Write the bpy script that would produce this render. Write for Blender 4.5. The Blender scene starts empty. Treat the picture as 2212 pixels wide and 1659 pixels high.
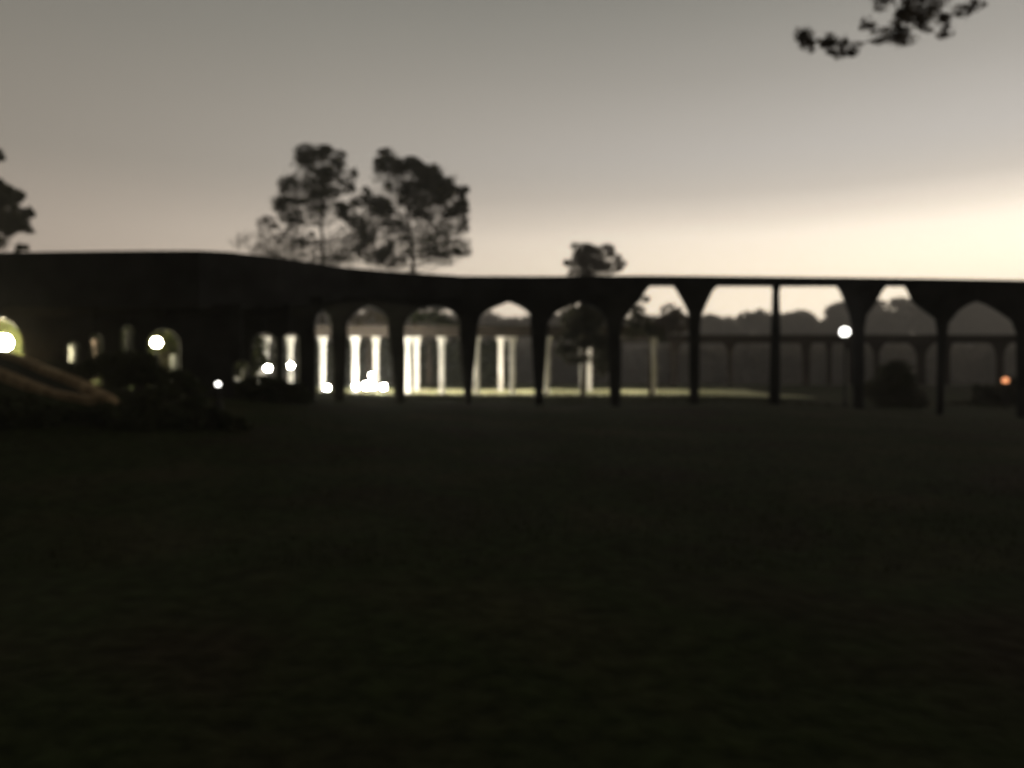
import bpy, bmesh, math, random
from mathutils import Vector, Matrix, noise
S = bpy.context.scene
C = S.collection
random.seed(7)
F = 800.0; CZ = 1.05
# ---------------------------------------------------------------- camera
cam_d = bpy.data.cameras.new('camera'); cam = bpy.data.objects.new('camera', cam_d); C.objects.link(cam)
cam.location = (0, 0, CZ); cam.rotation_euler = (math.radians(90), 0, 0)
cam_d.sensor_width = 36; cam_d.lens = F / 1024 * 36
cam_d.clip_start = 0.05; cam_d.clip_end = 2000
cam_d.dof.use_dof = True; cam_d.dof.focus_distance = 0.5; cam_d.dof.aperture_fstop = 6.5
cam_d.dof.aperture_blades = 0
S.camera = cam
# ---------------------------------------------------------------- sky
W = bpy.data.worlds.new("World"); S.world = W; W.use_nodes = True
nt = W.node_tree; nt.nodes.clear()
def N(t, typ, **k):
    n = t.nodes.new(typ)
    for a, b in k.items(): setattr(n, a, b)
    return n
def mth(t, op, a, b=None, c=None, clamp=False):
    n = N(t, 'ShaderNodeMath', operation=op, use_clamp=clamp)
    for i, v in enumerate((a, b, c)):
        if v is None: continue
        if isinstance(v, (int, float)): n.inputs[i].default_value = v
        else: t.links.new(v, n.inputs[i])
    return n.outputs[0]
def ramp(t, fac, stops, interp='LINEAR'):
    n = N(t, 'ShaderNodeValToRGB'); t.links.new(fac, n.inputs[0]); r = n.color_ramp; r.interpolation = interp
    while len(r.elements) < len(stops): r.elements.new(0.5)
    for e, (p, c) in zip(r.elements, stops):
        e.position = p
        if isinstance(c, (int, float)): c = (c, c, c)
        e.color = (*c, 1)
    return n.outputs[0]
tc = N(nt, 'ShaderNodeTexCoord')
nz = N(nt, 'ShaderNodeTexNoise'); nz.inputs['Scale'].default_value = 2.2; nz.inputs['Detail'].default_value = 3
mp = N(nt, 'ShaderNodeMapping'); mp.inputs['Scale'].default_value = (1, 1, 5)
nt.links.new(tc.outputs['Generated'], mp.inputs[0]); nt.links.new(mp.outputs[0], nz.inputs[0])
nrm = N(nt, 'ShaderNodeVectorMath', operation='NORMALIZE'); nt.links.new(tc.outputs['Generated'], nrm.inputs[0])
sx = N(nt, 'ShaderNodeSeparateXYZ'); nt.links.new(nrm.outputs[0], sx.inputs[0])
X_, Y_, Z_ = sx.outputs
elev = mth(nt, 'ADD', Z_, mth(nt, 'MULTIPLY', mth(nt, 'SUBTRACT', nz.outputs[0], 0.5), 0.016))
elev = mth(nt, 'MAXIMUM', elev, 0.0)
hl = mth(nt, 'SQRT', mth(nt, 'ADD', mth(nt, 'MULTIPLY', X_, X_), mth(nt, 'ADD', mth(nt, 'MULTIPLY', Y_, Y_), 1e-4)))
def azdot(deg):
    a = math.radians(deg)
    return mth(nt, 'DIVIDE', mth(nt, 'ADD', mth(nt, 'MULTIPLY', X_, math.sin(a)), mth(nt, 'MULTIPLY', Y_, math.cos(a))), hl)
base = ramp(nt, elev, [(0, (.60, .495, .40)), (.12, (.57, .47, .385)), (.25, (.330, .294, .248)), (.43, (.212, .204, .178)), (.58, (.085, .08, .07)), (1, (.045, .042, .038))])
gl_el = ramp(nt, elev, [(0, .60), (.14, .60), (.175, .52), (.198, .22), (.225, 0)])
gd = mth(nt, 'MAXIMUM', azdot(46), 0)
gaz = mth(nt, 'POWER', gd, 2.4)
mid = mth(nt, 'MULTIPLY', ramp(nt, elev, [(0, .46), (.15, .44), (.22, .36), (.28, .26), (.35, .14), (.43, .05), (.6, 0)]), mth(nt, 'POWER', gd, 2.2))
glow = mth(nt, 'ADD', mth(nt, 'MULTIPLY', gl_el, gaz), mid)
back = mth(nt, 'MULTIPLY_ADD', azdot(12), 0.55, 0.50, clamp=True)
back = mth(nt, 'MAXIMUM', mth(nt, 'POWER', back, 1.3), 0.05)
# overhead the direction-dependence fades out
mixz = mth(nt, 'MULTIPLY', Z_, Z_, clamp=True)
bk = mth(nt, 'ADD', mth(nt, 'MULTIPLY', back, mth(nt, 'SUBTRACT', 1, mixz)), mth(nt, 'MULTIPLY', mixz, 0.6))
v1 = N(nt, 'ShaderNodeVectorMath', operation='SCALE'); nt.links.new(base, v1.inputs[0]); nt.links.new(bk, v1.inputs['Scale'])
v2 = N(nt, 'ShaderNodeVectorMath', operation='SCALE'); nt.links.new(ramp(nt, elev, [(.13, (1.0, .88, .66)), (.20, (1.0, .90, .76)), (.27, (.92, .90, .90))]), v2.inputs[0]); nt.links.new(glow, v2.inputs['Scale'])
v3 = N(nt, 'ShaderNodeVectorMath', operation='ADD'); nt.links.new(v1.outputs[0], v3.inputs[0]); nt.links.new(v2.outputs[0], v3.inputs[1])
bg = N(nt, 'ShaderNodeBackground'); nt.links.new(v3.outputs[0], bg.inputs[0]); bg.inputs[1].default_value = 1.2
wo = N(nt, 'ShaderNodeOutputWorld'); nt.links.new(bg.outputs[0], wo.inputs[0])
S.view_settings.view_transform = 'Standard'; S.view_settings.look = 'None'; S.view_settings.exposure = 0; S.view_settings.gamma = 1
S.cycles.volume_bounces = 0; S.cycles.max_bounces = 6
S.cycles.sample_clamp_indirect = 4; S.cycles.use_denoising = True

# ---------------------------------------------------------------- helpers
K = 1024 / 2212.0          # photo coordinates used below are on a 2212-wide grid
def P(dx, dy, Y):
    return Vector(((dx * K - 512) / F * Y, Y, CZ + (384 - dy * K) / F * Y))
def interp(x, tab):
    if x <= tab[0][0]: return tab[0][1]
    for (a, b), (c, d) in zip(tab, tab[1:]):
        if x <= c: return b + (d - b) * (x - a) / (c - a)
    return tab[-1][1]
def smooth(t): t = min(1, max(0, t)); return t * t * (3 - 2 * t)
def tag(o, label=None, cat=None, group=None, kind=None):
    if label: o['label'] = label
    if cat: o['category'] = cat
    if group: o['group'] = group
    if kind: o['kind'] = kind
    return o
def empty(name, loc, rz=0):
    o = bpy.data.objects.new(name, None); C.objects.link(o); o.location = loc; o.rotation_euler.z = rz; return o
def link(name, me, mat, parent=None, smooth_=False):
    if mat and not me.materials: me.materials.append(mat)
    o = bpy.data.objects.new(name, me); C.objects.link(o)
    if parent:
        o.parent = parent
        bpy.context.view_layer.update()
        o.matrix_parent_inverse = Matrix.Translation(-parent.location) if parent.rotation_euler.z == 0 else parent.matrix_world.inverted()
    if smooth_:
        for p in me.polygons: p.use_smooth = True
    return o
def mesh(name, verts, faces):
    me = bpy.data.meshes.new(name); me.from_pydata([tuple(v) for v in verts], [], faces); me.update(); return me
def mat(name, col, rough=.8, noise_=None, col2=None, scale=5, bump=0, emit=None, strength=0, metal=0, spec=.3, detail=6):
    m = bpy.data.materials.new(name); m.use_nodes = True; t = m.node_tree; b = t.nodes['Principled BSDF']
    b.inputs['Base Color'].default_value = (*col, 1); b.inputs['Roughness'].default_value = rough
    b.inputs['Metallic'].default_value = metal; b.inputs['Specular IOR Level'].default_value = spec
    if emit:
        b.inputs['Emission Color'].default_value = (*emit, 1); b.inputs['Emission Strength'].default_value = strength
    if col2:
        g = N(t, 'ShaderNodeNewGeometry'); n = N(t, 'ShaderNodeTexNoise'); n.inputs['Scale'].default_value = scale; n.inputs['Detail'].default_value = detail
        t.links.new(g.outputs['Position'], n.inputs[0])
        c = ramp(t, n.outputs[0], [(.32, col), (.68, col2)]); t.links.new(c, b.inputs['Base Color'])
        if bump:
            bp = N(t, 'ShaderNodeBump'); bp.inputs['Strength'].default_value = bump; bp.inputs['Distance'].default_value = .05
            t.links.new(n.outputs[0], bp.inputs['Height']); t.links.new(bp.outputs[0], b.inputs['Normal'])
    return m
M = dict(
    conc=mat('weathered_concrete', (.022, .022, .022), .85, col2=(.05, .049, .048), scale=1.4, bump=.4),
    white=mat('white_stucco', (.62, .58, .52), .8, col2=(.78, .74, .68), scale=3, bump=.2),
    roof=mat('brown_roof_board', (.045, .035, .028), .8, col2=(.08, .062, .05), scale=2, bump=.3),
    bark=mat('bark', (.05, .038, .028), .95, col2=(.10, .075, .055), scale=6, bump=.6),
    pine=mat('pine_needles', (.075, .08, .055), .8, col2=(.13, .12, .085), scale=1.2),
    leaf=mat('shrub_leaves', (.03, .042, .016), .75, col2=(.06, .065, .03), scale=2),
    dry=mat('bare_twigs_and_brown_leaves', (.14, .11, .085), .9, col2=(.24, .20, .155), scale=1),
    lit=mat('lamp_lit_leaves', (.045, .058, .015), .8, col2=(.10, .10, .035), scale=3),  # lit copy of the shrub leaves, yellow lamp glow put into the colour
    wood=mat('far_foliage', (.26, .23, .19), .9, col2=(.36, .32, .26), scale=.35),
    kerb=mat('tan_kerb_stone', (.30, .20, .10), .9, col2=(.66, .48, .27), scale=3, bump=.3),
    black=mat('black_metal', (.02, .02, .02), .5, metal=.3),
    grass=mat('grass_blades', (.030, .036, .013), .9, col2=(.055, .052, .024), scale=.5),
    glass_w=mat('lit_globe_white', (.9, .9, .9), .4, emit=(1, .97, .90), strength=6),
    glass_y=mat('lit_globe_warm', (.9, .9, .8), .4, emit=(1, .93, .62), strength=110),
    glass_a=mat('bright_globe_warm', (.9, .9, .8), .4, emit=(1, .90, .58), strength=1100),
    panel=mat('added_lamp_panel', (.9, .9, .9), .4, emit=(1, .93, .80), strength=450),
    flood=mat('floodlight_lens', (.9, .9, .9), .4, emit=(1, .97, .86), strength=620),
    post_a=mat('post_lit_grey', (.10, .10, .095), .8, col2=(.15, .15, .14), scale=6),  # post tones hold how brightly each slot is lit
    post_b=mat('post_lit_pinkish', (.06, .045, .038), .8, col2=(.09, .065, .055), scale=6),
    post_c=mat('post_lit_faint', (.010, .010, .009), .8, col2=(.016, .016, .016), scale=6),
    ember=mat('orange_lamp_glass', (.8, .4, .2), .4, emit=(1, .38, .16), strength=1.3),
)
for k in ('pine', 'leaf', 'dry', 'lit', 'wood', 'grass'):
    M[k].node_tree.nodes['Principled BSDF'].inputs['Specular IOR Level'].default_value = .15

for k, f in (('wood', .5), ('dry', .5), ('pine', .45)):   # thin leaves let the sky through
    t = M[k].node_tree; b = t.nodes['Principled BSDF']; o = t.nodes['Material Output']
    tr = N(t, 'ShaderNodeBsdfTranslucent'); mx = N(t, 'ShaderNodeMixShader'); mx.inputs[0].default_value = f
    if b.inputs['Base Color'].is_linked: t.links.new(b.inputs['Base Color'].links[0].from_socket, tr.inputs[0])
    t.links.new(b.outputs[0], mx.inputs[1]); t.links.new(tr.outputs[0], mx.inputs[2]); t.links.new(mx.outputs[0], o.inputs['Surface'])

# ---------------------------------------------------------------- terrain
Z26 = [(-40, 1.9), (-20, 1.7), (-14, 1.25), (-9, .86), (-6, .62), (-1.3, .44), (3.2, .36), (6, .42), (8.5, .40), (11, .28), (14, .05), (17, -.06), (30, -.1)]
def ground_z(x, y):
    z26 = interp(x, Z26)
    if y < 26:
        t = smooth((y - 1) / 25.0) * .55 + .45 * max(0, (y - 1) / 25.0)
        z = -.5 + (z26 + .5) * t
    elif y < 48: z = z26 + (interp(x, [(-30, 1.6), (-20, 1.2), (-13, .45), (30, .42)]) - z26) * smooth((y - 26) / 22)
    else:
        zl = interp(x, [(-30, 1.6), (-20, 1.2), (-13, .45), (30, .42)])
        z = zl + (1.0 - zl) * smooth((y - 48) / 12)
    # mound with the planting bed, left
    gx, gy = (x + 13.5) / 6.5, (y - 17.5) / 4.5
    z += .55 * math.exp(-(gx * gx + gy * gy) * 1.2) + .28 * math.exp(-((x + 7.9) ** 2 + (y - 15.2) ** 2) / 4.5) + .10 * math.exp(-((x + 11) ** 2 + (y - 17.2) ** 2) / 8) if y < 40 else 0
    z += .05 * (noise.noise(Vector((x * .25, y * .25, 0)))) + .02 * noise.noise(Vector((x * .9, y * .9, 3)))
    return z
def build_ground():
    xs, ys = [], []
    v = -40.0
    while v <= 40: xs.append(v); v += .5
    xs = [-900, -400, -200, -120, -80, -55] + xs + [55, 80, 120, 200, 400, 900]
    v = -12.0
    while v <= 62: ys.append(v); v += .5
    ys = [-600, -200, -60, -25] + ys + [70, 85, 110, 150, 250, 500, 1200]
    vs = [Vector((x, y, ground_z(max(-40, min(40, x)), max(-12, min(y, 62))))) for y in ys for x in xs]
    n = len(xs)
    fs = [(j * n + i, j * n + i + 1, (j + 1) * n + i + 1, (j + 1) * n + i) for j in range(len(ys) - 1) for i in range(n - 1)]
    m = mat('lawn', (.026, .025, .010), .95, spec=.04)
    t = m.node_tree; b = t.nodes['Principled BSDF']; g = N(t, 'ShaderNodeNewGeometry')
    n1 = N(t, 'ShaderNodeTexNoise'); n1.inputs['Scale'].default_value = .35; n1.inputs['Detail'].default_value = 4
    n2 = N(t, 'ShaderNodeTexNoise'); n2.inputs['Scale'].default_value = 7; n2.inputs['Detail'].default_value = 8
    t.links.new(g.outputs['Position'], n1.inputs[0]); t.links.new(g.outputs['Position'], n2.inputs[0])
    c1 = ramp(t, n1.outputs[0], [(.34, (.044, .038, .021)), (.5, (.038, .050, .018)), (.68, (.066, .060, .031))])
    c2 = ramp(t, n2.outputs[0], [(.3, .55), (.7, 1.3)])
    mx = N(t, 'ShaderNodeVectorMath', operation='MULTIPLY'); t.links.new(c1, mx.inputs[0]); t.links.new(c2, mx.inputs[1])
    t.links.new(mx.outputs[0], b.inputs['Base Color'])
    bp = N(t, 'ShaderNodeBump'); bp.inputs['Strength'].default_value = .4; bp.inputs['Distance'].default_value = .04
    t.links.new(n2.outputs[0], bp.inputs['Height']); t.links.new(bp.outputs[0], b.inputs['Normal'])
    o = link('ground', mesh('ground', vs, fs), m, smooth_=True); tag(o, kind='structure')
build_ground()

# ---------------------------------------------------------------- arcades
def loft(rings, cap=True):
    n = len(rings[0]); vs = [v for r in rings for v in r]; fs = []
    for k in range(len(rings) - 1):
        for i in range(n):
            j = (i + 1) % n
            fs.append((k * n + i, k * n + j, (k + 1) * n + j, (k + 1) * n + i))
    if cap:
        fs.append(tuple(reversed(range(n)))); fs.append(tuple((len(rings) - 1) * n + i for i in range(n)))
    return vs, fs
def column_mesh(Y, left, right, y_top, depth0=.21, depth1=.40, flare_y=690, bottom=None):
    """left/right: profiles [(x,y)] from the foot upward; depth follows the view arc"""
    def at(pr, y):
        tab = sorted([(-b, a) for a, b in pr]); return interp(-y, tab)
    y0 = max(left[0][1], right[0][1])
    ys = sorted(set([y0, y0 - 6] + [p[1] for p in left + right] + [y_top] + [flare_y - k * (flare_y - y_top) / 6 for k in range(7)]), reverse=True)
    ys = [y for y in ys if y >= y_top]
    xc = (left[0][0] + right[0][0]) / 2
    dirv = Vector(((xc * K - 512) / F, 1, 0)).normalized()
    rings = []
    for q, y in enumerate(ys):
        a, b = P(at(left, y), y, Y), P(at(right, y), y, Y)
        a.x -= .035 if y <= left[-1][1] + .5 else 0; b.x += .035 if y <= right[-1][1] + .5 else 0
        d = depth0 + (depth1 - depth0) * smooth((flare_y - y) / max(1, flare_y - y_top))
        if q == 0:
            a.z = b.z = ground_z((a.x + b.x) / 2, Y) - .25
        if y == y0 - 6 : pass
        c = min(.06, (b.x - a.x) * .2)
        ex = Vector((c, 0, 0)); f = dirv * d; g = dirv * (d - c)
        rings.append([a - g, a + ex - f, b - ex - f, b - g, b + g, b - ex + f, a + ex + f, a + g])
    return loft(rings)
YN = [(-300, 19.3), (0, 20.9), (430, 21.2), (600, 22.5), (750, 24.3), (1000, 25.9), (1300, 26.1), (2212, 26.5), (2500, 26.7)]
def opening(left, right): return (left, right)
def round_op(x0, x1, peak, base=870, sq=.55):
    w = (x1 - x0) / 2; xc = (x0 + x1) / 2; h = w * 1.1
    L, R = [(x0, base)], [(x1, base)]
    for k in range(0, 6):
        a = k / 5 * math.pi / 2
        y = peak + h - h * math.sin(a); s = w * (1 - math.cos(a))
        L.append((x0 + s * 1.0, y)); R.append((x1 - s * 1.0, y))
    return (L, R)
ops = [round_op(-290, -190, 700, 840), round_op(-150, -80, 700, 840), round_op(-55, 48, 688, 835), round_op(142, 170, 738, 830), round_op(194, 220, 722, 830),
       round_op(262, 288, 704, 835), round_op(318, 386, 712, 835), round_op(505, 538, 780, 840), round_op(546, 594, 720, 845), round_op(612, 643, 720, 850),
       ([(682, 855), (682, 695), (688, 680), (698, 672)], [(718, 855), (716, 740), (712, 695), (708, 682), (698, 672)]),
       ([(745, 855), (750, 740), (751, 697), (760, 683), (778, 670), (794, 662)], [(852, 855), (842, 760), (835, 690), (826, 676), (812, 667), (794, 662)]),
       ([(874, 858), (874, 704), (882, 686), (896, 672), (915, 665), (938, 662)], [(1003, 858), (992, 760), (990, 700), (986, 684), (974, 671), (955, 664), (938, 662)]),
       ([(1019, 862), (1034, 700), (1040, 680), (1062, 666), (1098, 651)], [(1156, 862), (1148, 740), (1144, 678), (1132, 667), (1115, 657), (1098, 651)]),
       ([(1173, 872), (1182, 735), (1186, 695), (1200, 676), (1224, 662), (1250, 653)], [(1318, 872), (1313, 740), (1308, 690), (1294, 672), (1275, 660), (1250, 653)]),
       ([(1341, 872), (1343, 720), (1348, 690), (1365, 668), (1385, 645), (1397, 625), (1400, 619)], [(1489, 861), (1487, 690), (1484, 670), (1472, 646), (1459, 623), (1457, 619)]),
       ([(1510, 861), (1513, 700), (1516, 683), (1528, 652), (1542, 624), (1546, 619)], [(1660, 868), (1664, 740), (1668, 640), (1669, 619)]),
       ([(1686, 868), (1686, 700), (1684, 640), (1684, 619)], [(1842, 880), (1840, 720), (1834, 680), (1823, 650), (1811, 623), (1809, 619)]),
       ([(1868, 880), (1868, 710), (1873, 680), (1890, 658), (1900, 640), (1909, 624), (1912, 619)], [(2022, 894), (2024, 720), (2019, 689), (1998, 674), (1974, 656), (1964, 640), (1957, 624), (1955, 619)]),
       ([(2038, 896), (2047, 720), (2050, 698), (2072, 670), (2090, 658), (2109, 650)], [(2196, 900), (2194, 720), (2184, 693), (2160, 676), (2130, 658), (2109, 650)]),
       ([(2222, 900), (2222, 705), (2240, 680), (2270, 655), (2290, 625), (2300, 619)], [(2395, 905), (2390, 720), (2380, 690), (2350, 650), (2330, 619)]),
       ([(2425, 905), (2425, 700), (2450, 660), (2480, 645)], [(2560, 905), (2560, 700), (2520, 660), (2480, 645)])]
wk = empty('covered_walkway', (0, 26, ground_z(0, 26)))
tag(wk, 'long dark flat-roofed arcade with flared arch columns crossing the whole lawn, nearest of the three', 'walkway')
for i in range(len(ops) - 1):
    lf, rt = ops[i][1], ops[i + 1][0]
    xc = (lf[0][0] + rt[0][0]) / 2; Y = interp(xc, YN)
    ytop = 644 if xc < 1300 else 614
    if xc < 660: ytop = 660
    if xc > 1400: ytop = 614
    vs, fs = column_mesh(Y, lf, rt, ytop, .21 + .004 * (i % 2), .40 + .004 * (i % 2))
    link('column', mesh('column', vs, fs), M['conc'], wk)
def ribbon(x0, x1, step, Yf, top, bot, hw_f, hw_b=None):
    vs, fs = [], []; n = 0; x = x0
    while x <= x1 + .01:
        Y = Yf(x); d = Vector(((x * K - 512) / F, 1, 0))
        Yf_, Yb = Y - hw_f, Y + (hw_b or hw_f)
        zt = CZ + (384 - top(x) * K) / F * Yf_; zb = CZ + (384 - bot(x) * K) / F * Yb
        f, b = d * Yf_, d * Yb
        vs += [(f.x, f.y, zb), (b.x, b.y, zb), (b.x, b.y, zt + .015), (b.x, b.y, zt + .015), (f.x, f.y, zt)]
        vs[-2:] = [(f.x, f.y, zt)]
        n += 1; x += step
    for k in range(n - 1):
        for i in range(4):
            j = (i + 1) % 4
            fs.append((k * 4 + i, (k + 1) * 4 + i, (k + 1) * 4 + j, k * 4 + j))
    fs.append((0, 1, 2, 3)); e = (n - 1) * 4; fs.append((e + 3, e + 2, e + 1, e))
    return mesh('roof', vs, fs)
TOPN = [(-300, 562), (0, 545.5), (120, 543.5), (300, 541.5), (430, 541), (500, 544.5), (560, 552), (620, 559), (694, 570), (750, 578), (868, 588), (1000, 596), (1157, 596.5), (1400, 595), (1660, 597.5), (1900, 600), (2212, 605), (2560, 610)]
BOTN = [(-300, 672), (600, 672), (650, 668), (730, 656), (760, 650), (1320, 647), (1334, 643), (1338, 620), (1400, 619), (2560, 620)]
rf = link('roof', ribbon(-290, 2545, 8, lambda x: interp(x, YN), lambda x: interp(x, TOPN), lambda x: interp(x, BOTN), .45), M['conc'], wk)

# lit arcade behind
def simple_walkway(name, label, fascia, Yf, Yb, x0, x1, top, bot, cols, cols_b, mc, mr, w=7, hw=2.0, foot=852, flare=22, pref=None):
    rt = empty(name, (P((x0 + x1) / 2, 850, Yf).x, Yf, 1.0)); tag(rt, label, 'walkway')
    mid = (Yf + Yb) / 2
    link('roof', ribbon(x0, x1, 20, lambda x: mid, lambda x: top, lambda x: bot, mid - Yf + .5, Yb - mid + .1), mr, rt)
    zu = CZ + (384 - bot * K) / F * (Yb + .1)
    if fascia:
        Yq = Yf - .49; vs = []
        for x in range(x0, x1 + 1, 20):
            d = Vector(((x * K - 512) / F, 1, 0)); zb = CZ + (384 - bot * K) / F * (Yf - .49)
            for q, z in ((Yq, zb), (Yq + .12, zb), (Yq + .12, zu + .01), (Yq, zu + .01)): vs.append((d.x * q, q, z))
        m_ = len(vs) // 4; fs = [(k * 4 + i, (k + 1) * 4 + i, (k + 1) * 4 + (i + 1) % 4, k * 4 + (i + 1) % 4) for k in range(m_ - 1) for i in range(4)] + [(0, 1, 2, 3), (m_ * 4 - 1, m_ * 4 - 2, m_ * 4 - 3, m_ * 4 - 4)]
        link('fascia', mesh('fascia', vs, fs), mr, rt)
    for (cs, Y) in ((cols, Yf), (cols_b, Yb)):
        ytop = bot - 5; yt2 = (384 - (zu + .02 - CZ) * F / Y) / K
        for k, c in enumerate(cs):
            if isinstance(c, tuple): c, ww, fl = c
            else: ww, fl = w, flare
            if Y != Yf: ww *= Yf / Y
            L = [(c - ww, foot)]; R = [(c + ww, foot)]
            for q in range(6):
                a = q / 5 * math.pi / 2; y = ytop + 34 - 34 * math.sin(a); s = fl * (1 - math.cos(a))
                L.append((c - ww - s, y)); R.append((c + ww + s, y))
            vs, fs = column_mesh(Y, L, R, min(yt2, ytop), .18, .35, ytop + 30)
            link('column', mesh('column', vs, fs), mc, rt)
    return rt
simple_walkway('covered_walkway', 'floodlit white-columned walkway with low brown roof behind the left arches of the dark arcade', True, 47, 52, 440, 1440, 703, 727,
               [455, 512, (568, 12, 16), 627, 697, 767, 882, 955, 1030, 1107, 1182, 1258, 1335, (1412, 6, 14)], [812, 900, 1082, 1273], M['white'], M['roof'], w=5.6, flare=12)
simple_walkway('covered_walkway', 'unlit dark low walkway across the right background, beyond the globe lamp', False, 60, 61.2, 1300, 2420, 723, 742,
               [(1460, 5, 20), (1577, 5, 22), (1741, 9, 10), (1791, 6, 8), (1893, 6, 30), (1990, 10, 38), (2045, 8, 12), (2160, 9, 30), (2260, 8, 30), (2360, 8, 30)], [1840], M['roof'], M['roof'], foot=845)

# floor strip, its pale colour standing for lamp-lit grass, following the ground
def lit_strip():
    vs, fs = [], []; xs = [-26 + .5 * i for i in range(84)]; ys = [40.5 + .6 * i for i in range(22)]
    for y in ys:
        for x in xs: vs.append((x, y, ground_z(x, y) + .03))
    n = len(xs)
    for j in range(len(ys) - 1):
        for i in range(n - 1): fs.append((j * n + i, j * n + i + 1, (j + 1) * n + i + 1, (j + 1) * n + i))
    o = link('path', mesh('path', vs, fs), mat('pale_lit_ground', (.34, .35, .15), .85, col2=(.50, .47, .30), scale=1.6, bump=.4)); tag(o, kind='structure')
lit_strip()
def added_ceiling_lamp(label, x, s=.42):  # unseen lamps, added to brighten the white columns and the ground
    Y = 49.3; p = P(x, 724, Y); z = CZ + (384 - 727 * K) / F * 52.1
    r = empty('added_ceiling_lamp', (p.x, Y, z - .1)); tag(r, label, 'lamp', 'lamps added under the roof of the floodlit walkway')
    def box(w, z0, z1): return loft([[Vector((p.x - w, Y - w, q)), Vector((p.x + w, Y - w, q)), Vector((p.x + w, Y + w, q)), Vector((p.x - w, Y + w, q))] for q in (z0, z1)])
    link('housing', mesh('housing', *box(s / 2 + .04, z - .05, z + .002)), M['black'], r)
    link('panel', mesh('panel', *box(s / 2, z - .09, z - .053)), M['panel'], r)
for lb, x in [('added lamp under the white walkway roof behind the dark piers at left', 600), ('added lamp under the white walkway roof over the narrow lit slot', 712), ('added lamp under the white walkway roof above the cluster of floodlights', 790), ('added lamp under the white walkway roof over the arch right of the floodlights', 905),
              ('added lamp under the white walkway roof just left of the pointed arch', 1010), ('added lamp under the white walkway roof right of the pointed arch', 1135), ('added lamp under the white walkway roof nearest its dark right end', 1375)]:
    added_ceiling_lamp(lb, x)

# ---------------------------------------------------------------- foliage
def foliage_mesh(clumps, Y, size, dens, seed, dy=1.0, thick=.8):
    """clumps in photo grid (x, y, rx, ry, density) -> leaf faces spread through ellipsoids of real depth around distance Y"""
    rnd = random.Random(seed); vs, fs = [], []
    for cl in clumps:
        x, y, rx, ry = cl[:4]; k = cl[4] if len(cl) > 4 else 1.0
        yy = Y + (rnd.random() - .5) * 2 * dy
        c = P(x, y, Y); c.y = yy
        wx, wz = rx * K / F * Y, ry * K / F * Y; wy = max(wx, wz) * thick
        n = int(dens * 24 * k * (wx * wz) ** .85 / (size * size) + 12)
        # sub-clusters give uneven light and dark tufts
        subs = [Vector((rnd.gauss(0, .5), rnd.gauss(0, .5), rnd.gauss(0, .5))) for _ in range(max(7, min(24, int(8 + wx * wz * 5))))]
        for _ in range(n):
            s = rnd.choice(subs); q = s + Vector((rnd.gauss(0, .26), rnd.gauss(0, .26), rnd.gauss(0, .26)))
            if q.length > 1.12: q *= 1.0 / q.length * rnd.uniform(.8, 1.1)
            p = c + Vector((q.x * wx, q.y * wy, q.z * wz))
            u = Vector((rnd.gauss(0, 1), rnd.gauss(0, 1), rnd.gauss(0, 1))).normalized(); v = u.orthogonal().normalized()
            v = (Matrix.Rotation(rnd.random() * 6.28, 3, u) @ v); w = u.cross(v)
            l = size * rnd.uniform(.6, 1.3); b = l * rnd.uniform(.3, .6)
            i = len(vs); vs += [p - v * l, p + w * b, p + v * l, p - w * b]; fs.append((i, i + 1, i + 2, i + 3))
    return mesh('crown', vs, fs)
def tube(path, radii, sides=7):
    rings = []
    for i, p in enumerate(path):
        t = (path[min(i + 1, len(path) - 1)] - path[max(i - 1, 0)]).normalized(); u = t.orthogonal().normalized(); v = t.cross(u)
        rings.append([p + (u * math.cos(a) + v * math.sin(a)) * radii[i] for a in [k * 2 * math.pi / sides for k in range(sides)]])
    return loft(rings)
def joinvf(parts):
    V, Fs = [], []
    for v, f in parts:
        o = len(V); V += v; Fs += [tuple(i + o for i in q) for q in f]
    return V, Fs
def tree(name, label, cat, trunk_pts, Y, r0, clumps, size, dens, seed, mfol, mbark=None, limbs=True, group=None, dy=1.5, thick=.8):
    """trunk_pts in photo grid from top to the visible foot; continues down to the ground"""
    rnd = random.Random(seed + 99)
    pts = [P(a, b, Y) for a, b in trunk_pts]
    foot = Vector((pts[-1].x, Y, ground_z(max(-40, min(40, pts[-1].x)), min(Y, 62)) - .2)); pts.append(foot)
    path = []
    for a, b in zip(pts, pts[1:]):
        for k in range(4): path.append(a.lerp(b, k / 4) + Vector((rnd.uniform(-1, 1), rnd.uniform(-1, 1), 0)) * r0 * .25)
    path.append(foot); H = path[0].z - foot.z
    rad = [r0 * (.22 + .78 * min(1, (path[0].z - p.z) / H)) for p in path]
    root = empty(name, foot); tag(root, label, cat, group)
    parts = [tube(path, rad)]
    if limbs:
        for cl in clumps:
            c = P(cl[0], cl[1], Y)
            zj = max(min(c.z - abs(c.x - foot.x) * .45, path[0].z), foot.z + H * .15)
            j = min(path, key=lambda p: abs(p.z - zj))
            m = j.lerp(c, .5) + Vector((rnd.uniform(-.2, .2), rnd.uniform(-.6, .6), -.08 * (c - j).length))
            parts.append(tube([j, m, c], [r0 * .2, r0 * .12, r0 * .05], 5))
    link('trunk', mesh('trunk', *joinvf(parts)), mbark or M['bark'], root, True)
    link('crown', foliage_mesh(clumps, Y, size, dens, seed, dy, thick), mfol, root)
    return root
q4 = lambda L: [(484 + a / 4, 294 + b / 4, c / 4, d / 4, *r) for a, b, c, d, *r in L]
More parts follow.
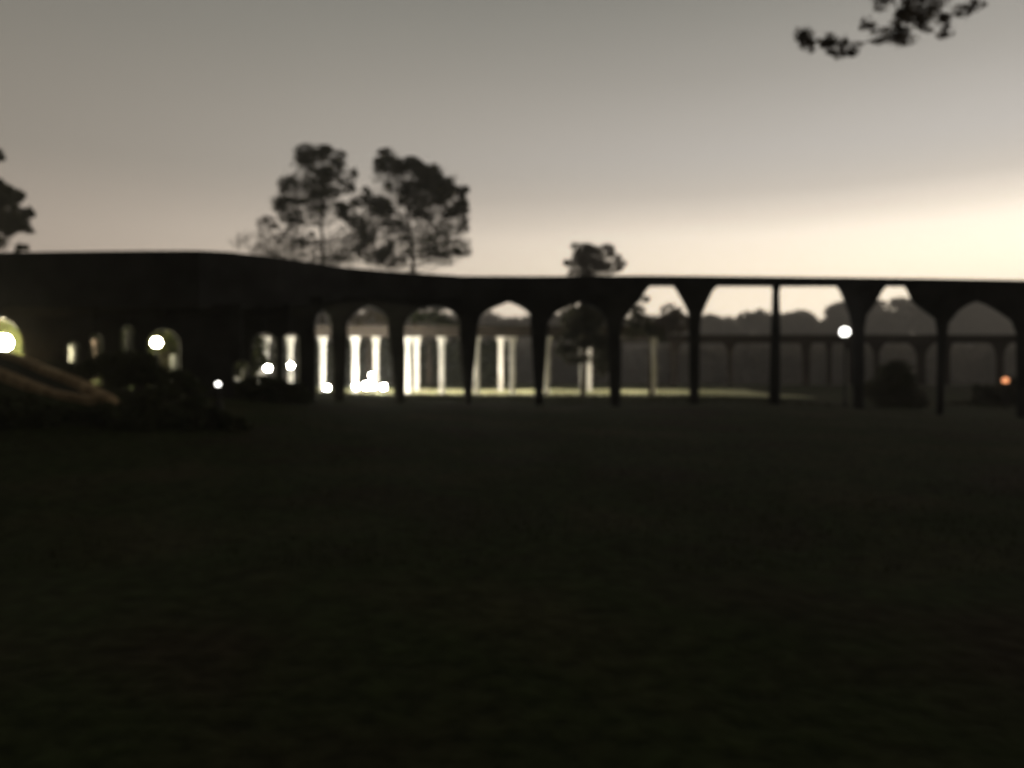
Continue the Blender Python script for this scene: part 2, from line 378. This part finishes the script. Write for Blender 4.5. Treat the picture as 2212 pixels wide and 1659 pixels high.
pine1 = q4([(750,200,105,80,1.2),(870,160,90,50,1.3),(1000,215,65,55),(960,290,65,45),(820,300,90,45),(690,220,60,50),(880,345,80,35),(1110,340,35,70,.7),(1060,440,60,50,.8),(590,400,60,30),(545,460,35,60,.8),
  (700,410,80,25,.6),(850,410,100,40,.7),(900,470,90,40,.7),(560,590,110,42,1.2),(700,575,60,18),(860,535,70,35),(1000,480,60,30,.7),(500,640,60,40),(560,700,70,40,.5),(660,740,50,50,.6),(880,660,50,40,.7),
  (1000,630,60,50,1.1),(1060,680,80,50,1.2),(1130,740,80,50,1.2),(1210,810,80,60,1.1),(1250,900,60,60,.9),(700,940,70,35,.6),(640,900,60,18,.5),(770,870,25,25),(980,1020,70,30,.7),(1180,980,60,40,.8),(600,800,60,30,.3),(750,660,60,40,.3)])
pine2 = q4([(1330,200,70,45,.9),(1450,200,90,50,1.2),(1360,280,60,50,.9),(1500,260,90,60,1.3),(1600,250,110,70,1.4),(1680,300,110,80,1.4),(1780,310,90,70,1.4),(1850,400,100,80,1.4),(1760,420,90,70,1.3),(1650,440,100,50,1.1),
  (1930,480,100,80,1.4),(1850,540,90,60,1.2),(2030,450,70,50,1.2),(2060,530,50,70,1.1),(2000,600,80,60,1.2),(1700,560,120,70,.9),(1580,500,80,45,.9),(1530,550,50,30,1.1),(1650,640,70,60,.9),(1740,690,60,50,.7),(1950,690,60,50,.9),
  (2070,660,60,60,.9),(2060,760,60,60,.6),(1410,420,30,40,.7),(1230,480,40,35,1.1),(1200,530,90,40,.9),(1290,560,80,60,1.2),(1360,600,70,60,1.2),(1400,660,70,50,1.2),(1160,600,50,40),(1450,740,80,35,1.1),(1530,770,30,25),
  (1470,850,60,20),(1550,860,60,18),(1990,920,80,40,.4),(1700,975,60,15,1.1),(1800,990,70,18,1.1),(1900,1000,60,20,1.1),(2040,990,80,40,1.3),(1850,1050,60,25,.6),(1420,950,50,60,.7),(1400,1040,80,60,.8),(1500,1080,60,50,.7),(1590,1010,50,20,.8),(1900,1110,100,25,.3),(1300,1060,60,40,.3)])
tree('pine_tree', 'pine with a round tuft on top, left of the tall pair above the arcade roof', 'tree', [(692, 340), (695, 450), (696, 600)], 75, .30, [(a, b, c * 1.2, d * 1.2, *k) for a, b, c, d, *k in pine1] + [(696, 420, 70, 80, .5), (700, 365, 50, 35, .3), (750, 530, 60, 50, .5), (640, 530, 50, 40, .5), (690, 560, 110, 25, .5), (640, 440, 40, 60, .5)], .13, .64, 1, M['pine'], group='tall pines behind the arcade')
tree('pine_tree', 'tall broad pine with heavy domed crown, right one of the pair above the arcade roof', 'tree', [(862, 350), (880, 440), (893, 560), (895, 620)], 73, .34, [(a, b, c * 1.2, d * 1.2, *k) for a, b, c, d, *k in pine2] + [(930, 440, 80, 85, .5), (850, 400, 45, 50, .3), (820, 480, 60, 70, .5), (940, 530, 75, 45, .5), (850, 560, 70, 30, .5)], .13, .68, 2, M['pine'], group='tall pines behind the arcade')
qe = lambda L: [(.1562 * a, 311 + .1562 * b, .1562 * c, .1562 * d, *r) for a, b, c, d, *r in L]
edge = qe([(-60,270,90,70),(60,640,150,75,1.3),(150,690,120,90,1.3),(240,810,110,110,1.4),(290,900,60,80,1.2),(100,950,200,60,1.2),(60,1080,180,70,1.3),(250,1150,120,40,1.2),(370,1165,60,25,1.2),(180,1250,120,70,.6),(130,1400,100,70,.6),
  (-200,600,180,120),(-350,800,200,150),(-250,1000,250,140),(-300,350,150,100),(-150,100,120,80),(-500,1100,200,100)])
edge += [(8, 415, 28, 22, 1.3), (24, 437, 22, 24, 1.3), (26, 465, 20, 20, 1.2), (5, 470, 38, 20, 1.3), (28, 497, 28, 8, 1.3), (6, 528, 30, 18, .5), (-40, 450, 60, 50, 1)]
tree('pine_tree', 'dark tree cut off by the left edge of the view, above the arcade roof', 'tree', [(-40, 330), (-38, 500), (-36, 600)], 60, .32, edge, .14, 1.7, 3, M['pine'])
qs = lambda L: [(1123.3 + .1563 * a, 484 + .1563 * b, .1563 * c, .1563 * d, *r) for a, b, c, d, *r in L]
small = qs([(720,310,40,30),(880,310,110,45,1.2),(1000,370,130,70,1.2),(1200,340,90,40),(1280,400,60,60),(800,400,80,60),(900,480,120,80,1.3),(700,520,80,40),(830,560,80,60,1.3),(1330,500,60,50),(1200,580,80,50,1.1),(1380,580,60,40),(1430,570,50,40,.7),(1000,610,140,50,1.2),(1080,470,60,60,.5),(1000,720,200,60),(820,700,150,60)])
tree('round_tree', 'small round-topped tree peeping over the middle of the arcade roof', 'tree', [(1280, 560), (1282, 640)], 105, .3, [(a, b, c * 1.15, d * 1.15, *k) for a, b, c, d, *k in small] + [(1285, 555, 46, 22, .8), (1285, 575, 60, 18, .8)], .2, .8, 4, M['dry'])
faint = [(572, 478, 22, 12, 1), (590, 490, 16, 12, .8), (565, 500, 20, 12, .6), (580, 525, 28, 18, .8), (600, 515, 15, 15, .6), (540, 525, 25, 25, .25), (520, 520, 20, 20, .12), (575, 560, 40, 25, .8)]
tree('bare_tree', 'faint brownish bare tree just left of the pair of tall pines', 'tree', [(580, 490), (578, 600)], 115, .22, [(a, b, c, d, .55 * k) for a, b, c, d, k in faint], .2, .7, 5, M['dry'])
# vegetation seen through the arches
tree('leafy_tree', 'lamp-lit pale brown tree seen through the round arch over the floodlights', 'tree', [(795, 670), (796, 700)], 58, .18,
     [(775, 685, 28, 18, .8), (810, 678, 25, 16, .9), (830, 690, 20, 14, .8), (796, 662, 26, 14, .8)], .16, .45, 6, M['dry'])
tree('leafy_tree', 'grey-green tree seen through the flat arch just right of the floodlights', 'tree', [(925, 670), (926, 700)], 59, .2,
     [(900, 688, 22, 16, .7), (925, 680, 28, 18, 1.2), (950, 690, 28, 15, 1.3), (965, 700, 25, 12, 1.3), (930, 660, 35, 15, .8)], .16, .5, 7, M['leaf'])
tree('leafy_tree', 'dark full tree filling the arch left of the first sky-lit opening', 'tree', [(1262, 670), (1260, 760)], 40, .16,
     [(1262, 670, 42, 26, 1.5), (1295, 690, 26, 30, 1.4), (1245, 700, 35, 26, 1.5), (1270, 735, 45, 28, 1.5), (1225, 735, 25, 20, .8), (1300, 775, 22, 40, 1.3), (1300, 645, 40, 16, 1.5), (1305, 672, 26, 20, 1.5), (1235, 672, 20, 14, 1), (1285, 655, 30, 18, 1.5), (1240, 760, 40, 25, 1)], .12, .6, 8, M['pine'])
tree('leafy_tree', 'slim dark tree beside the lone pale column right of the white ones', 'tree', [(1382, 650), (1405, 740)], 42, .1,
     [(1372, 668, 22, 10, .8), (1368, 695, 26, 18, 1.2), (1392, 648, 10, 8, .7), (1400, 705, 20, 14, 1.3), (1412, 728, 22, 16, 1.4), (1375, 720, 25, 12, 1.1)], .1, .55, 9, M['pine'])
tree('leafy_tree', 'pinkish brown bushy tree low in the first sky-lit arch', 'tree', [(1448, 675), (1450, 720)], 75, .2,
     [(1450, 668, 22, 12, .9), (1430, 690, 20, 16, 1.2), (1462, 690, 26, 18, 1.3), (1445, 705, 45, 16, 1.3)], .16, .7, 10, M['dry'])

def shrub(label, blobs, Y, seed, m=None, size=.07, dens=1.0, name='shrub', cat='shrub', group=None, thick=.8):
    x = sum(b[0] for b in blobs) / len(blobs); p = P(x, 850, Y); p.z = ground_z(p.x, Y)
    r = empty(name, p); tag(r, label, cat, group)
    rnd = random.Random(seed); parts = []
    for b in blobs:
        c = P(b[0], b[1], Y); base = Vector((p.x, Y, p.z - .1))
        parts.append(tube([base, Vector((base.x * .3 + c.x * .7, Y, base.z * .6 + c.z * .4)), c], [.035, .025, .01], 5))
    link('stems', mesh('stems', *joinvf(parts)), M['bark'], r, True)
    link('foliage', foliage_mesh(blobs, Y, size, dens, seed, .4, thick), m or M['leaf'], r)
    return r
G = 'dark shrubs on the bank at left'
shrub('low dark shrub at the far left of the bank below the curved kerbs', [(-20, 900, 60, 40), (50, 905, 55, 38), (20, 880, 50, 30), (90, 915, 45, 25)], 13.6, 20, group=G)
shrub('low dark shrub under the middle of the curved kerbs', [(140, 905, 55, 32), (190, 915, 50, 26), (120, 885, 40, 18), (225, 895, 40, 26)], 13.9, 21, group=G)
shrub('rounded dark shrub at the pointed end of the kerbs', [(280, 880, 45, 34), (300, 910, 50, 28), (265, 905, 40, 26), (320, 890, 40, 30)], 14.0, 22, group=G)
shrub('brownish dark shrub on the bank left of the small bollard light', [(370, 890, 45, 36, 1), (400, 910, 45, 26), (345, 912, 40, 24), (415, 882, 35, 24)], 14.3, 23, group=G)
shrub('low dark shrub at the right tip of the bank', [(460, 905, 40, 24), (495, 915, 35, 17), (440, 890, 35, 20), (520, 923, 22, 9)], 14.6, 24, group=G)
shrub('loose brown-leaved bush between the kerbs and the warm globe light', [(270, 800, 35, 28, .8), (310, 790, 40, 30, .9), (295, 825, 45, 24), (345, 805, 35, 28), (245, 820, 25, 16, .6)], 18.0, 25, group=G)
shrub('dark bush sloping down beside the small bollard light', [(390, 815, 30, 24), (420, 838, 26, 18), (370, 840, 38, 20), (335, 845, 40, 18)], 17.5, 26, group=G)
shrub('low black hedge between the curved kerbs and the dark piers', [(120, 795, 26, 16, 1.4), (155, 800, 28, 20, 1.5), (190, 795, 28, 22, 1.5), (225, 790, 28, 26, 1.5), (255, 785, 28, 28, 1.5), (285, 785, 28, 30, 1.5)], 20.0, 35, name='hedge', cat='hedge')
shrub('black hedge at the foot of the dark piers left of the lit arches', [(500, 850, 26, 22), (530, 838, 28, 22), (565, 835, 28, 22), (600, 842, 30, 22), (640, 850, 30, 22), (665, 858, 16, 12), (560, 858, 50, 12)], 21.6, 27, name='hedge', cat='hedge', dens=1.4)
shrub('big dark rounded bush under the dim arch at right', [(1930, 815, 42, 34, 1.5), (1905, 845, 40, 30, 1.5), (1960, 845, 45, 32, 1.5), (1985, 870, 35, 20, 1.4), (1925, 868, 55, 16, 1.5)], 34, 28, M['pine'], size=.1, dens=.8)
shrub('low spreading dark bush behind the last arch at right', [(2150, 860, 45, 30, 1.5), (2100, 880, 60, 18, 1.5), (2200, 850, 45, 30, 1.5), (2130, 842, 25, 14, 1)], 36, 29, M['pine'], size=.1, dens=.8)
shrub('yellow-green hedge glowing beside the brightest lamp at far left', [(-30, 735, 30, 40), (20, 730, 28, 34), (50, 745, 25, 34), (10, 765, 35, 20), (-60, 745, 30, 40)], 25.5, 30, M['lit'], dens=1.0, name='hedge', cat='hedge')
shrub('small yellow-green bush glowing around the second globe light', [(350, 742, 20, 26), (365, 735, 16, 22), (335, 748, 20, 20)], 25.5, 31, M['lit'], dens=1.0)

G2 = 'trees added to darken the gaps behind the left end of the arcade'  # unseen trees, put in to keep the left openings black
rnd = random.Random(11)
for lb, x in [('leafy tree added for darkness behind the brightest globe lamp at far left', -60), ('leafy tree added for darkness behind the dark piers above the curved kerbs', 110), ('leafy tree added for darkness behind the faint pale posts', 240),
              ('leafy tree added for darkness behind the second globe lamp', 370), ('leafy tree added for darkness behind the pier left of the first lit slot', 480)]:
    tree('leafy_tree', lb, 'tree', [(x, 640), (x, 760)], 34, .16, [(x + rnd.uniform(-75, 75), rnd.uniform(668, 815), 50, 34, 1.2) for _ in range(15)], .13, .6, 60 + x, M['leaf'], group=G2, dy=1.5)
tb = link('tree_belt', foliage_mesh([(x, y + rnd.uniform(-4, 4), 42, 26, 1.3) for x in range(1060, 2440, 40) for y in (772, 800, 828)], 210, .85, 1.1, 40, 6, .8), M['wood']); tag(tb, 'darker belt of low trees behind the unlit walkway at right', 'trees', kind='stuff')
shrub('dark hedge filling in behind the floodlit white columns', [(x, y + rnd.uniform(-4, 4), 30, 24, 1.3) for x in range(640, 1090, 34) for y in (755, 790, 822)], 66, 41, size=.25, dens=.7, name='hedge', cat='hedge')

# far woodland (one mass)
wc = []
rnd = random.Random(5)
xx = -200
while xx < 2500:
    t = interp(xx, [(-200, 660), (400, 690), (1000, 692), (1400, 694), (1620, 684), (1760, 680), (1860, 662), (2000, 655), (2212, 645), (2500, 640)]) + rnd.uniform(-4, 5)
    for row in range(5):
        y0 = t + 12 + row * 34
        wc.append((xx + rnd.uniform(-14, 14), y0, rnd.uniform(26, 40), rnd.uniform(18, 26) + (8 if row else 0), 1))
    xx += 24
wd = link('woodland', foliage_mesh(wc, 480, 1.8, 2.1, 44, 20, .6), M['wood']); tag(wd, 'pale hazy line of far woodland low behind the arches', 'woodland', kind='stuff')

# overhanging pine limb, top right (its trunk stands just outside the view)
def overhang():
    Y = 10.0; r = empty('pine_tree', (10.2, Y, ground_z(10.2, Y))); tag(r, 'near pine with one drooping branch in the top right corner', 'tree')
    trunk = [Vector((10.2, Y, ground_z(10.2, Y) - .2)), Vector((10.15, Y, 3)), Vector((10.25, Y + .1, 6)), Vector((10.1, Y, 9)), Vector((10.0, Y, 12))]
    link('trunk', mesh('trunk', *tube(trunk, [.26, .23, .19, .14, .05], 10)), M['bark'], r, True)
    def br(pts, rr): return tube([P(a, b, Y + c) for a, b, c in pts], rr, 6)
    parts = [tube([Vector((10.15, Y, 7.6)), P(2420, -260, Y), P(2200, -190, Y), P(2050, -90, Y), P(1990, 10, Y), P(1950, 66, Y)], [.07, .055, .04, .028, .016, .01], 6),
             br([(1950, 68, 0), (1905, 82, 0), (1850, 96, .1), (1790, 98, .1), (1750, 84, .1)], [.012, .009, .008, .006, .004]),
             br([(1985, 25, 0), (2020, 52, .2), (2045, 62, .2)], [.01, .006, .003]), br([(1985, 60, 0), (1940, 30, 0), (1925, -20, -.1)], [.012, .01, .008]),
             br([(1988, 15, 0), (2050, 34, .1), (2100, 14, .1)], [.01, .007, .004]), br([(1950, 68, 0), (1900, 58, .1), (1872, 57, .1)], [.008, .005, .003])]
    link('branch', mesh('branch', *joinvf(parts)), M['bark'], r, True)
    tufts = [(1735, 78, 18, 15, 1.2), (1752, 90, 14, 12), (1782, 95, 16, 12, .7), (1800, 100, 22, 13, 1.2), (1828, 107, 18, 9, 1), (1852, 100, 14, 9, .7), (1872, 57, 16, 9, .9), (1910, 72, 22, 9, .6), (1935, 65, 26, 12, .9), (1905, 2, 22, 12, 1),
             (1962, 45, 26, 18, 1.5), (1990, 20, 28, 20, 1.4), (1970, 5, 26, 12, 1), (1960, 75, 26, 10, 1.1), (2010, 55, 24, 12, 1.3), (2045, 65, 16, 9, .8), (2072, 28, 16, 9, 1), (2100, 14, 18, 8, .9), (2025, 8, 24, 14, .5), (1940, -25, 40, 18), (2050, -60, 50, 25), (2200, -140, 60, 30)]
    link('needles', foliage_mesh([(a, b, c * 1.3, d * 1.55, *k) for a, b, c, d, *k in tufts], Y, .024, .24, 12, .12, .9), M['dry'], r)
overhang()

# ---------------------------------------------------------------- planting bed kerbs on the bank
def kerb():
    up = [(-60, 745, 21.0), (0, 755, 20.3), (50, 771, 19.2), (90, 788, 18.2), (130, 803, 17.2), (170, 819, 16.4), (205, 838, 15.6), (232, 852, 15.0), (240, 859, 14.8), (246, 868, 14.72)]
    lo = [(-60, 775, 18.6), (0, 797, 17.6), (35, 811, 17.0), (70, 826, 16.4), (110, 841, 15.8), (150, 849, 15.3), (195, 856, 15.0), (240, 858, 14.8), (247, 868, 14.7)]
    cx = P(80, 830, 17); r = empty('planting_bed', cx); tag(r, 'long pointed planting bed edged with lamp-lit tan kerbs on the left bank', 'planting bed')
    for pts in (up, lo):
        pp = [P(a, b, c) for a, b, c in pts]; vs, fs = [], []
        for i, p in enumerate(pp):
            t = (pp[min(i + 1, len(pp) - 1)] - pp[max(0, i - 1)]); t.z = 0; t.normalize(); n = Vector((-t.y, t.x, 0)) * .12
            zb = min(p.z - .5, ground_z(p.x, p.y) - .3)
            a, b = p + n, p - n
            vs += [Vector((a.x, a.y, zb)), Vector((a.x, a.y, p.z - .02)), Vector((a.x * .85 + b.x * .15, a.y * .85 + b.y * .15, p.z)), Vector((b.x * .85 + a.x * .15, b.y * .85 + a.y * .15, p.z)), Vector((b.x, b.y, p.z - .02)), Vector((b.x, b.y, zb))]
        for i in range(len(pp) - 1):
            for k in range(6):
                j = (k + 1) % 6; fs.append((i * 6 + k, i * 6 + j, (i + 1) * 6 + j, (i + 1) * 6 + k))
        fs.append(tuple(range(6))); e = (len(pp) - 1) * 6; fs.append(tuple(e + 5 - k for k in range(6)))
        link('kerb', mesh('kerb', vs, fs), M['kerb'], r)
    # soil between the kerbs
    n = 10; vs, fs = [], []
    for i in range(n):
        t = i / (n - 1)
        def at(pts, t):
            k = t * (len(pts) - 1); a = int(min(k, len(pts) - 2)); return P(*pts[a]).lerp(P(*pts[a + 1]), k - a)
        a, b = at(up, t), at(lo, t); a.z -= .12; b.z -= .12; vs += [a, b, a - Vector((0, 0, .4)), b - Vector((0, 0, .4))]
    for i in range(n - 1):
        for (k, j) in ((0, 1), (1, 3), (3, 2), (2, 0)): fs.append((i * 4 + k, i * 4 + j, i * 4 + 4 + j, i * 4 + 4 + k))
    link('soil', mesh('soil', vs, fs), mat('planted_soil', (.012, .014, .007), .95, col2=(.03, .028, .014), scale=5, bump=.6), r)
kerb()

# ---------------------------------------------------------------- lamps
def sphere(c, r, seg=16, ring=10, sz=1.0):
    vs, fs = [Vector(c) + Vector((0, 0, -r * sz))], []
    for i in range(1, ring):
        a = -math.pi / 2 + math.pi * i / ring
        for k in range(seg):
            b = 2 * math.pi * k / seg; vs.append(Vector(c) + Vector((r * math.cos(a) * math.cos(b), r * math.cos(a) * math.sin(b), r * sz * math.sin(a))))
    vs.append(Vector(c) + Vector((0, 0, r * sz))); t = len(vs) - 1
    for k in range(seg):
        j = (k + 1) % seg; fs.append((0, 1 + j, 1 + k)); fs.append((t, 1 + (ring - 2) * seg + k, 1 + (ring - 2) * seg + j))
        for i in range(ring - 2): fs.append((1 + i * seg + k, 1 + i * seg + j, 1 + (i + 1) * seg + j, 1 + (i + 1) * seg + k))
    return vs, fs
def cyl(c, h, r0, r1, seg=12):
    return loft([[Vector(c) + Vector((r * math.cos(a), r * math.sin(a), z)) for a in [2 * math.pi * k / seg for k in range(seg)]] for r, z in ((r0, 0), (r1, h))])
def globe_lamp(name, label, cat, x, y, Y, r, m, group=None, pole=.045):
    p = P(x, y, Y); gz = ground_z(p.x, Y); root = empty(name, (p.x, Y, gz)); tag(root, label, cat, group)
    link('pole', mesh('pole', *joinvf([cyl((p.x, Y, gz - .2), p.z - r - gz + .16, pole, pole * .8), cyl((p.x, Y, gz - .1), .3, pole * 2.2, pole * 1.6), cyl((p.x, Y, p.z - r - .06), .08, pole, r * .55)])), M['black'], root)
    link('globe', mesh('globe', *sphere((p.x, Y, p.z), r)), m, root, True)
    return root
globe_lamp('lamp_post', 'white globe lamp on a slim pole beside a flared column at right', 'lamp', 1825, 717, 25.2, .145, M['glass_w'])
globe_lamp('lamp_post', 'brightest warm globe lamp by the yellow-green hedge at the left edge', 'lamp', 8, 740, 23.0, .21, M['glass_a'], 'warm globe lamps under the dark arcade')
globe_lamp('lamp_post', 'warm globe lamp in a low opening above the bank of shrubs', 'lamp', 338, 740, 23.5, .135, M['glass_y'], 'warm globe lamps under the dark arcade')
globe_lamp('bollard_light', 'small white bollard light low on the bank beside dark shrubs', 'light', 471, 830, 17.0, .05, M['glass_w'], pole=.05)
def bulkhead(label, x, y, Y, r, m, group, name='floodlight'):
    p = P(x, y, Y); gz = ground_z(p.x, Y); root = empty(name, (p.x, Y, gz)); tag(root, label, 'light', group)
    link('stand', mesh('stand', *joinvf([cyl((p.x, Y, gz - .1), p.z - gz - r + .12, .035, .03), cyl((p.x, Y + .02, p.z - r - .03), .06, r * .8, r * .9)])), M['black'], root)
    link('lens', mesh('lens', *sphere((p.x, Y, p.z), r, 12, 8)), m, root, True)
GF = 'floodlights on the ground among the white columns'
for lb, x, y, Y, r in [('floodlight glaring low at the left foot of the round-headed lit arch', 770, 835, 45, .12), ('widest floodlight glare in the middle of the round-headed lit arch', 792, 834, 44.5, .16),
                       ('floodlight beside the widest glare, just right of centre in its arch', 806, 834, 45.5, .12),
                       ('floodlight glaring low at the right foot of the round-headed lit arch', 829, 836, 45, .12), ('small floodlight raised above the others in the round-headed lit arch', 803, 811, 45.5, .09),
                       ('floodlight at the foot of the narrow slot left of the lit arches', 706, 838, 44.5, .12),
                       ('floodlight glaring in the second dark slot between dark piers at left', 579, 795, 42, .13), ('floodlight in the narrow slot between two dark piers', 628, 790, 42.5, .11)]:
    bulkhead(lb, x, y, Y, r, M['flood'], GF)
bulkhead('dim orange lamp glowing low behind the last arch at right', 2172, 822, 33, .13, M['ember'], None, 'orange_lamp')

# posts standing in for lit column pieces; their light level is in the colour
GP = 'pale posts behind the dark piers'
for lb, x, y, h, Y in [('pale post catching light in the slot nearest the kerbs', 157, 757, 16, 24.5), ('pinkish pale post lit faintly left of the second globe lamp', 206, 744, 16, 25),
                       ('faintest pale post, close left of the second globe lamp', 277, 728, 20, 26), ('short pale post just below and right of the second globe lamp', 376, 770, 9, 24.2), ('short pale post left of the first floodlit slot', 528, 800, 9, 26)]:
    a, b = P(x - 8, y, Y), P(x + 8, y, Y); top = P(x, y - h, Y).z; gz = ground_z(a.x, Y)
    w = (b.x - a.x) / 2; c = (a + b) / 2; ms = M['post_b'] if x == 206 else M['post_c'] if x == 277 else M['post_a']
    root = empty('bollard', (c.x, Y, gz)); tag(root, lb, 'bollard', GP)
    link('post', mesh('post', *cyl((c.x, Y, gz - .2), top - gz + .1, w * .9, w * .85, 14)), ms, root, True)
    link('cap', mesh('cap', *sphere((c.x, Y, top - .12), w * .95, 14, 8, .5)), ms, root, True)

# ---------------------------------------------------------------- grass
def grass():
    rnd = random.Random(3); vs, fs = [], []
    def blade(x, y, h):
        z = ground_z(x, y); a = rnd.random() * 6.28; w = h * .09; dx, dy = math.cos(a) * w, math.sin(a) * w
        lx, ly = rnd.gauss(0, h * .35), rnd.gauss(0, h * .35); i = len(vs)
        vs.extend([(x - dx, y - dy, z - .01), (x + dx, y + dy, z - .01), (x + lx, y + ly, z + h)]); fs.append((i, i + 1, i + 2))
    for _ in range(24000):
        y = 6.0 + 20 * rnd.random() ** 1.1; x = (rnd.random() - .5) * 1.35 * y + rnd.uniform(-.5, .5)
        h = rnd.uniform(.025, .055) * (1 + .5 * noise.noise(Vector((x, y, 0)))); blade(x, y, h)
    for _ in range(26000):
        y = rnd.uniform(26, 52); x = rnd.uniform(-22, 12); blade(x, y, rnd.uniform(.06, .16))
    o = link('grass', mesh('grass', vs, fs), M['grass']); tag(o, 'short rough grass of the unlit lawn', 'grass', kind='stuff')
grass()

# ---------------------------------------------------------------- air
def haze():
    x0, x1, y0, y1, z0, z1 = -450, 450, -20, 560, -3, 75
    vs = [(x, y, z) for z in (z0, z1) for y in (y0, y1) for x in (x0, x1)]
    fs = [(0, 2, 3, 1), (4, 5, 7, 6), (0, 1, 5, 4), (2, 6, 7, 3), (0, 4, 6, 2), (1, 3, 7, 5)]
    m = bpy.data.materials.new('night_haze'); m.use_nodes = True; t = m.node_tree; t.nodes.clear()
    o = N(t, 'ShaderNodeOutputMaterial'); v = N(t, 'ShaderNodeVolumePrincipled'); v.inputs['Density'].default_value = .00095
    v.inputs['Color'].default_value = (.95, .93, .9, 1); v.inputs['Anisotropy'].default_value = .45; t.links.new(v.outputs[0], o.inputs['Volume'])
    h = link('haze', mesh('haze', vs, fs), m); tag(h, 'thin night haze over the lawn and far trees', 'haze', kind='stuff')
haze()
